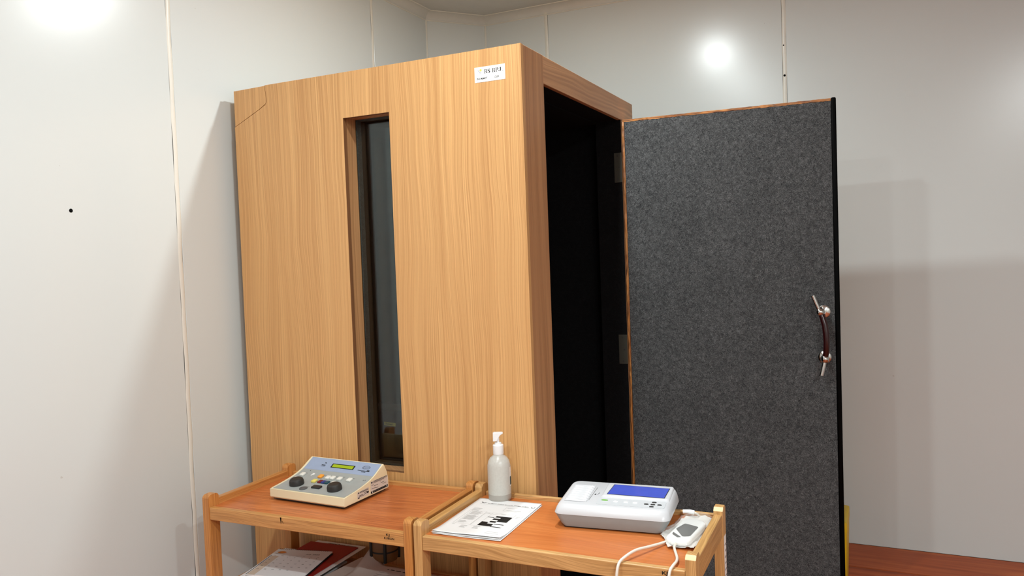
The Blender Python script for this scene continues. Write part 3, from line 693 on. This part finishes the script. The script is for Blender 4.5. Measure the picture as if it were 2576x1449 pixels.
# keypad
m = MB(); m.loft([rrect(.1170, .030, .3090, .079, .008, zf=zb(-.0005)), rrect(.1170, .030, .3090, .079, .008, zf=zb(.0009))]); m.build('keypad', 'panel_white', EC, True)
def pill(x, y, rx, ry, h, mt, nm='button'):
    rings = []
    for (k, hh) in ((1, .0005), (1, h*.7), (.8, h)):
        rings.append([(x+rx*k*math.copysign(abs(math.cos(a))**.8, math.cos(a)), y+ry*k*math.copysign(abs(math.sin(a))**.8, math.sin(a)), zt(x, y)+hh) for a in [2*PI*i/24 for i in range(24)]])
    MB().loft(rings).build(nm, mt, EC, True)
pill(.1365, .0605, .0095, .0042, .0025, 'key_green')
for x in (.169, .1986, .2246): pill(x, .056, .0068, .0052, .0022, 'white_plastic')
for (x, y) in ((.2764, .0676), (.2563, .0523), (.2748, .0522), (.2933, .0522), (.2734, .0370)): pill(x, y, .0064, .0036, .0025, 'dark')

# ------------------------------------------------------------------ hand-gel bottle
BT = thing('pump_bottle', 'frosted white pump bottle of clear hand gel at the back of the trolley', 'bottle', on(T2, .093, .371, TZ-.0013), .5)
R_ = .0365
MB().lathe([(.002, .001), (R_-.006, 0), (R_-.001, .004), (R_, .012), (R_+.0003, .06), (R_, .112), (R_-.003, .126), (R_-.010, .137), (R_-.019, .1435), (.0165, .146), (.0160, .152)], 48).build('bottle_body', 'bottle', BT, True, .8)
MB().lathe([(.0165, .148), (.0170, .150), (.0170, .176), (.0155, .178), (.0110, .179), (.0105, .1845), (.006, .185)], 32).build('collar', 'white_plastic', BT, True, .5)
MB().lathe([(.0045, .184), (.0045, .200)], 16).build('pump_stem', 'white_plastic', BT, True)
hd = MB(); P_ = [(-.016, .189), (-.0155, .2150), (-.012, .2175), (.016, .2165), (.0165, .2130), (.008, .2085), (.001, .1985), (-.003, .1895)]
hd.prism(P_, -.0085, .0085, 1); hh = hd.build('pump_head', 'white_plastic', BT, True, .4); hh.rotation_euler = (0, 0, 0)
bv = hh.modifiers.new('b', 'BEVEL'); bv.width = .002; bv.segments = 3
m = MB()
def lab(u_, v_): a = -.55 + 1.5*u_; return ((R_+.0006)*math.cos(a), (R_+.0006)*math.sin(a), .048+.060*v_)
LBL = m.grid(lab, 14, 2).build('bottle_label', 'label', BT, True)
m = MB()
def lab2(u_, v_): a = -.5 + 1.4*u_; return ((R_+.0009)*math.cos(a), (R_+.0009)*math.sin(a), .052+.026*v_)
m.grid(lab2, 14, 2).build('label_print', 'key_teal', LBL, True)

# ------------------------------------------------------------------ form on the right trolley
FM = thing('printed_form', 'stapled white printed hospital form with black table cells beside the gel bottle', 'paper', on(T2, .038, .036, TZ-.001), RB+.023)
pw, ph = .210, .321
def sheet(nm, dz, curl, ox=0, oy=0, par=FM, mat='paper'):
    def fn(u_, v_):
        c_ = curl*max(0, (.22-v_)/.22)**2*(.5+.9*abs(u_-.35))
        return (ox+pw*u_, oy+ph*v_, dz + c_ + .0006*math.sin(u_*7+dz*900)*(1-v_))
    m = MB(); m.grid(fn, 20, 28); o = m.build(nm, mat, par, True, 3); sd = o.modifiers.new('s', 'SOLIDIFY'); sd.thickness = .0002; sd.offset = -1
    return o
sheet('sheet', .0008, .0010, .003, -.004); sheet('sheet', .0026, .0024, -.001, -.002); TOP = sheet('sheet', .0045, .0060)
def top(x, y, dz=.00035):
    u_, v_ = x/pw, y/ph; c_ = .0060*max(0, (.22-v_)/.22)**2*(.5+.9*abs(u_-.35)); return (x, y, .0045 + c_ + .0006*math.sin(u_*7+.0045*900)*(1-v_) + dz)
def ppoly(m, pts, dz=.0006): m.quad([top(x, y, dz) for x, y in pts])
m = MB()
R4 = lambda x0, y0, x1, y1: [(x0, y0), (x1, y0), (x1, y1), (x0, y1)]
for r_ in ((.124, .161, .174, .173), (.143, .152, .174, .161), (.124, .140, .174, .152), (.143, .128, .174, .140), (.101, .157, .122, .160), (.124, .118, .143, .129), (.101, .088, .122, .118), (.122, .088, .143, .106), (.143, .105, .174, .109), (.143, .083, .174, .087), (.101, .0855, .143, .0885)): ppoly(m, R4(*r_))
m.build('black_cells', 'ink', TOP)
m = MB(); put_text(m, 'RUMAH SAKIT ROYAL PRIMA JAMBI', Matrix.Translation(Vector((.048, .2735, .0056))), .0068, .136, .012)
ppoly(m, [(.022, .284), (.026, .286), (.032, .277), (.029, .275)]); ppoly(m, [(.030, .276), (.033, .275), (.042, .284), (.036, .282)])
for k in range(24):
    a = 2*PI*k/24; b_ = a + 2*PI/24
    if k in (4, 5, 6): continue
    ppoly(m, [(.198+.0065*q*math.cos(c_), .277+.0065*q*math.sin(c_)) for q, c_ in ((1, a), (1, b_), (.75, b_), (.75, a))])
m.build('form_heading', 'ink_soft', TOP)
m = MB(); rnd = random.Random(5)
def line(x0, y0, x1, y1, w_=.0005):
    d = Vector((x1-x0, y1-y0)); nn = Vector((-d.y, d.x)).normalized()*w_/2
    ppoly(m, [(x0-nn.x, y0-nn.y), (x1-nn.x, y1-nn.y), (x1+nn.x, y1+nn.y), (x0+nn.x, y0+nn.y)])
def boxl(x0, y0, x1, y1):
    line(x0, y0, x1, y0); line(x1, y0, x1, y1); line(x1, y1, x0, y1); line(x0, y1, x0, y0)
line(.024, .268, .200, .268, .0008); boxl(.121, .222, .202, .254); boxl(.022, .086, .078, .203); boxl(.080, .080, .200, .196)
line(.101, .08, .101, .196); line(.176, .08, .176, .196); line(.03, .086, .03, .203); line(.080, .186, .200, .186)
for (x0, x1, y0, n_, st_) in ((.024, .058, .226, 4, .0065), (.034, .074, .196, 6, .0052), (.033, .072, .160, 9, .0045), (.033, .06, .112, 4, .005), (.126, .150, .248, 1, .006), (.130, .188, .230, 1, .006), (.056, .076, .074, 4, .0055), (.096, .118, .074, 4, .0055), (.150, .200, .044, 1, .01), (.150, .2, .030, 1, .01), (.174, .2, .012, 1, .01), (.182, .196, .18, 2, .006), (.083, .097, .19, 1, .006), (.13, .15, .191, 1, .006), (.024, .036, .079, 1, .006)):
    for k in range(n_): line(x0, y0-k*st_, x1-rnd.uniform(0, .3)*(x1-x0), y0-k*st_, .0012)
m.build('form_rules_and_text', 'ink_faint', TOP)

# ------------------------------------------------------------------ bagged sensor beside the ECG machine
SN = thing('bagged_sensor', 'white handheld sensor with dark window lying in a crinkled plastic bag', 'medical device', on(T2, .712, .235, TZ-.001), RB-.14)
m = MB()
def dv(x0, y0, x1, y1, r_, z_, sl=0): return rrect(x0, y0, x1, y1, r_, zf=lambda x, y: z_ + sl*(y+.08))
m.loft([dv(-.029, -.080, .031, .078, .022, .002), dv(-.033, -.085, .035, .083, .026, .007), dv(-.033, -.085, .035, .083, .026, .012, .02), dv(-.031, -.082, .033, .080, .025, .016, .035), dv(-.027, -.072, .029, .072, .022, .0185, .045)])
m.build('sensor_body', 'white_plastic', SN, True, 1.0)
def dtop(x, y, dz=.0006): return (x, y, .0185 + .045*(y+.08) + dz)
def rpoly(pts, r_=.006, n_=4):
    out = []; L_ = len(pts)
    for i_ in range(L_):
        p0, p1, p2 = Vector(pts[i_-1]), Vector(pts[i_]), Vector(pts[(i_+1) % L_]); a_ = p1+(p0-p1).normalized()*r_; b_ = p1+(p2-p1).normalized()*r_
        for k_ in range(n_+1): t_ = k_/n_; q_ = (1-t_)**2*a_ + 2*t_*(1-t_)*p1 + t_*t_*b_; out.append((q_.x, q_.y))
    return out
MB().quad([dtop(x, y) for x, y in rpoly([(-.024, -.012), (.010, -.056), (.0275, -.046), (.0275, .022), (-.014, .032)])]).build('dark_window', 'sensor', SN)
MB().quad([dtop(x, y, .0006) for x, y in rpoly([(-.0225, -.036), (-.020, -.050), (.000, -.066), (.008, -.060)], .002)]).build('dark_slot', 'hole', SN)
MB().lathe(sph(0, .0065), 16, c=(-.004, -.0855, .0105)).build('cable_boot', 'white_plastic', SN, True)
# bag as outline in trolley coordinates, moved into the sensor frame
outl = [(.647, .212), (.650, .240), (.660, .258), (.670, .300), (.673, .352), (.692, .386), (.717, .397), (.752, .386), (.759, .370), (.756, .337), (.757, .2945), (.758, .221), (.7545, .183), (.750, .142), (.736, .134), (.718, .138), (.688, .131), (.677, .150), (.664, .190)]
ca, sa = math.cos(.14), math.sin(.14)
ol = [((x-.712)*ca - (y-.235)*sa, (x-.712)*sa + (y-.235)*ca) for x, y in outl]
rnd = random.Random(11)
NO = 76
def outp(t_):
    f = t_*len(ol); i = int(f) % len(ol); q = f-int(f); a, b = ol[i], ol[(i+1) % len(ol)]
    return (a[0]+(b[0]-a[0])*q, a[1]+(b[1]-a[1])*q)
jit = [rnd.uniform(-1, 1) for _ in range(NO)]
def crease(x, y, s_): return math.sin(x*95+y*40+s_)*.5 + math.sin(x*-60+y*110+s_*2)*.5 + .6*abs(math.sin(x*45-y*70+s_*3))
def bag(nm, mat, hc, he, amp, s_, shrink=1.0):
    m = MB(); NR = 12
    for j in range(NR+1):
        q = j/NR
        for k in range(NO):
            x, y = outp(k/NO); x *= q*shrink; y *= q*shrink
            x += .0012*jit[k]*q; h = he + (hc(x, y)-he)*(1-q**3) + amp*crease(x, y, s_)*(.3+.7*q) + (.004*max(0, jit[(k*3) % NO]) if q > .95 and amp > 0 else 0)
            m.v.append((x, y, max(h, .0006)))
    for j in range(NR):
        for k in range(NO): m.f.append((j*NO+k, j*NO+(k+1) % NO, (j+1)*NO+(k+1) % NO, (j+1)*NO+k)); m.mi.append(0)
    return m.build(nm, mat, SN, True, .5)
bag('bag_underside', 'bag_paper', lambda x, y: .0012, .0045, .0022, 1.0, 1.0)
bag('bag_film', 'film', lambda x, y: .0265 + .045*(y+.08) + .004*max(0, 1-abs(x)/.03), .010, .0040, 2.4, 1.0)
# cables
def spl(pts, n=8):
    out = []; P = [Vector(p_) for p_ in pts]; P = [P[0]*2-P[1]] + P + [P[-1]*2-P[-2]]
    for i in range(1, len(P)-2):
        for k in range(n):
            t_ = k/n; a, b, c_, d = P[i-1], P[i], P[i+1], P[i+2]
            out.append(.5*((2*b) + (-a+c_)*t_ + (2*a-5*b+4*c_-d)*t_*t_ + (-a+3*b-3*c_+d)*t_**3))
    out.append(P[-2]); return out
RC = .0036
c1 = [on(T2, x, y, TZ+z) for x, y, z in ((.682, .180, .006), (.667, .150, .006), (.645, .105, .010), (.622, .060, .014), (.606, .022, .010), (.5965, -.006, .001), (.593, -.018, -.03), (.588, -.022, -.10), (.59, -.02, -.22), (.60, -.02, -.35))]
tag(MB().tube(spl(c1), RC, 10).build('cable', 'cable', None, True, 2), 'thin white cable curving over the rail left of the sensor bag', 'cable', 'white cables hanging over the trolley front')
c2 = [on(T2, x, y, TZ+z) for x, y, z in ((.7035, .148, .0095), (.703, .132, .006), (.712, .105, .004), (.724, .070, .004), (.729, .040, .006), (.727, .012, .006), (.7235, -.008, -.002), (.720, -.016, -.04), (.716, -.018, -.12), (.71, -.018, -.35))]
tag(MB().tube(spl(c2), RC, 10).build('cable', 'cable', None, True, 2), 'thin white cable from the bagged sensor hanging beside the trolley corner post', 'cable', 'white cables hanging over the trolley front')
pg = thing('cable_plug', 'white cable plug lying behind the plastic bag at the ECG machine', 'plug', on(T2, 0, 0, TZ), RB)
MB().tube(spl([(.672, .382, .017), (.690, .384, .018), (.705, .383, .017)]), [.006]*8+[.0062]*8+[.0045], 12).build('plug_body', 'white_plastic', pg, True)
MB().tube(spl([(.704, .383, .017), (.712, .386, .013), (.717, .394, .004), (.719, .398, .002)]), .003, 10).build('plug_cable', 'cable', pg, True, 2)

# ------------------------------------------------------------------ papers on the lower shelf of the left trolley
def rot2(x, y, a): return (x*math.cos(a)-y*math.sin(a), x*math.sin(a)+y*math.cos(a))
def stack(label, x, y, z, rz, w_, d_, n_, th, mat, jitter, seed, group=None):
    t_ = thing('paper_stack', label, 'papers', on(T1, x, y, z), RA+rz, group); rn = random.Random(seed)
    for k in range(n_):
        o = MB().box(0, 0, 0, w_, d_, th*.86).build('bundle', mat if k % 3 else 'paper_old', t_); o.location = (rn.uniform(-jitter, jitter), rn.uniform(-jitter, jitter), k*th); o.rotation_euler = (0, 0, rn.uniform(-.05, .05))
    return t_
stack('loose stack of white paper under the desk calendar and red folder', .055, .075, SHELF, .06, .24, .27, 6, .0062, 'paper', .006, 1)
stack('fanned stack of paper bundles between the red folder and the loose form', .315, .055, SHELF, -.10, .105, .30, 7, .0062, 'paper_old', .014, 4)
stack('flat stack of paper under the loose curled form', .485, .045, SHELF, .0, .255, .22, 6, .0072, 'paper_old', .006, 9)
en = tag(MB().box(0, 0, 0, .17, .09, .0015).build('envelope', 'paper_cream'), 'cream paper envelope poking out behind the desk calendar', 'envelope'); en.location = on(T1, .062, .222, SHELF+.040); en.rotation_euler = (0, 0, RA+.12)
RF = thing('red_folder', 'dark red card folder with a white sheet sticking out on the shelf pile', 'folder', on(T1, .105, .10, SHELF+.045), RA+.02)
MB().box(.0, .0, .0012, .205, .300, .0042, .0008).build('cover', 'red', RF)
ws = MB().box(.012, .004, -.0006, .222, .3240, .0006).build('white_sheet', 'paper', RF)
m = MB(); put_text(m, 'General Patient Consent', Matrix.Translation(Vector((.070, .3060, .0012))), .0110, .12, .02); m.build('sheet_lettering', 'ink', ws)
# calendar
CA = thing('desk_calendar', 'white spiral desk calendar open at July on the trolley shelf', 'calendar', on(T1, .1005, .0595, SHELF+.0568), RA+.21)
cw_, ch_ = .206, .225
MB().box(0, 0, 0, cw_, ch_, .0010, M=Matrix.Translation(Vector((.003, -.001, -.006)))).build('back_board', 'dark', CA)
PGE = MB().box(0, 0, -.002, cw_, ch_, .0010).build('page', 'paper', CA)
for k in range(26):
    x = .008+k*.0072; a = [(x, ch_-.004, .0012), (x, ch_-.001, .0035), (x, ch_+.0025, .002), (x, ch_+.0025, -.004), (x, ch_-.003, -.006)]
    MB().tube(a, .0006, 6).build('spiral_ring', 'dark', CA)
m = MB(); TT = lambda x, y: Matrix.Translation(Vector((x, y, .0013)))
put_text(m, 'July 2025', TT(.125, .186), .0100, .050, .01)
for i_, dname in enumerate(('Sun', 'Mon', 'Tue', 'Wed', 'Thu', 'Fri', 'Sat')): put_text(m, dname, TT(.016+i_*.027, .166), .0050, None, 0)
for d_ in range(1, 32):
    k = d_+1; put_text(m, str(d_), TT(.016+(k % 7)*.027, .153-(k//7)*.026), .0080, None, .005)
m.quad([(.012, .1825, .0013), (.046, .1825, .0013), (.046, .1835, .0013), (.012, .1835, .0013)]); m.quad([(.0045, .004, .0013), (.0070, .004, .0013), (.0070, .168, .0013), (.0045, .168, .0013)])
m.build('date_lettering', 'ink', PGE)
m = MB(); m.lathe([(.0155, 0), (.002, .0001)], 24, M=Matrix.Translation(Vector((.030, .197, .0012))) @ Matrix.Diagonal((1, .62, 1, 1))); m.build('page_emblem', 'orange', PGE)
m = MB(); m.quad([(.0095, .004, .00115), (.036, .004, .00115), (.036, .164, .00115), (.0095, .164, .00115)]); m.build('sunday_column', 'beige', PGE)
m = MB()
for k in range(7):
    a0, a1 = .4+k*.35, .62+k*.35
    m.quad([(.018+.008*math.cos(a0), .194+.006*math.sin(a0), .0016), (.018+.008*math.cos(a1), .194+.006*math.sin(a1), .0016), (.018+.0055*math.cos(a1), .194+.004*math.sin(a1), .0016), (.018+.0055*math.cos(a0), .194+.004*math.sin(a0), .0016)])
m.build('emblem_lettering', 'ink', PGE)
# loose form with raised corner
LF = thing('loose_form', 'loose printed form with an upturned corner on the lower shelf', 'paper', on(T1, .405, .10, SHELF+.046), RA-.05)
def lfz(u_, v_): return .0016 + .040*max(0, (.24-u_)/.24)**1.6*max(0, (v_-.5)/.5)**1.3 + .0012*math.sin(u_*9+v_*4)
def lfp(u_, v_): return (.30*u_ - .02*max(0, (.28-u_)/.28)*max(0, v_-.6), .205*v_+.09*max(0, .24-u_)*v_, lfz(u_, v_))
o = MB().grid(lfp, 24, 20).build('sheet', 'paper_old', LF, True, 3); sd = o.modifiers.new('s', 'SOLIDIFY'); sd.thickness = .0003
m = MB()
def lq(u0_, v0_, u1_, v1_):
    P = []
    for u_, v_ in ((u0_, v0_), (u1_, v0_), (u1_, v1_), (u0_, v1_)):
        x, y, z = lfp(u_, v_); P.append((x, y, z+.0009))
    m.quad(P)
for (u_, wd, v_) in ((.33, .03, .86), (.38, .06, .855), (.45, .08, .85), (.54, .05, .845), (.60, .03, .845)): lq(u_, v_, u_+wd*.8, v_+.022)
for v_ in (.74, .66, .60, .50, .40): lq(.28, v_, .30, v_+.006); lq(.30, v_, .62, v_+.006); lq(.62, v_, .92, v_+.006)
m.build('form_print', 'ink', o)
# strapped round case behind the papers
RCs = thing('strapped_case', 'round brown case with black straps at the back of the lower shelf', 'case', on(T1, .452, .350, SHELF+.044), RA)
MB().lathe([(.026, 0), (.042, .004), (.0455, .014), (.046, .05), (.0455, .082), (.040, .094), (.016, .099)], 40).build('case_body', 'brown_case', RCs, True, .6)
MB().lathe([(.0463, .036), (.0472, .036), (.0472, .041), (.0463, .041)], 40, cap=False).build('horizontal_strap', 'strap', RCs, True)
for a in (-2.15, -.95, .6):
    MB().tube([(.047*math.cos(a), .047*math.sin(a), .006), (.048*math.cos(a), .048*math.sin(a), .03), (.048*math.cos(a), .048*math.sin(a), .085), (.038*math.cos(a), .038*math.sin(a), .099)], .0055, 8).build('vertical_strap', 'strap', RCs, True)

# ------------------------------------------------------------------ yellow bin behind the door
YB_ = thing('yellow_bin', 'yellow plastic bin mostly hidden behind the open felt door', 'bin', (.708, 1.30, 0), .0)
m = MB(); m.loft([rrect(-.146, -.114, .146, .114, .012, .002), rrect(-.1535, -.122, .1535, .122, .012, .258)]); m.build('bin_body', 'yellow', YB_, True, .5)
m = MB(); m.loft([rrect(-.155, -.124, .155, .124, .012, .259), rrect(-.155, -.124, .155, .124, .012, .285), rrect(-.154, -.123, .154, .123, .012, .298), rrect(-.146, -.115, .146, .115, .012, .302)]); m.build('bin_lid', 'yellow', YB_, True, .5)

# flat print made of many tiny marks
for o in bpy.data.objects:
    if o.type == 'MESH' and o.parent and any(k in o.name for k in ('print', 'lettering', 'rules', 'form_heading', 'black_cells', 'stencil_gaps', 'cover_symbols', 'label_dots')): o['kind'] = 'stuff'
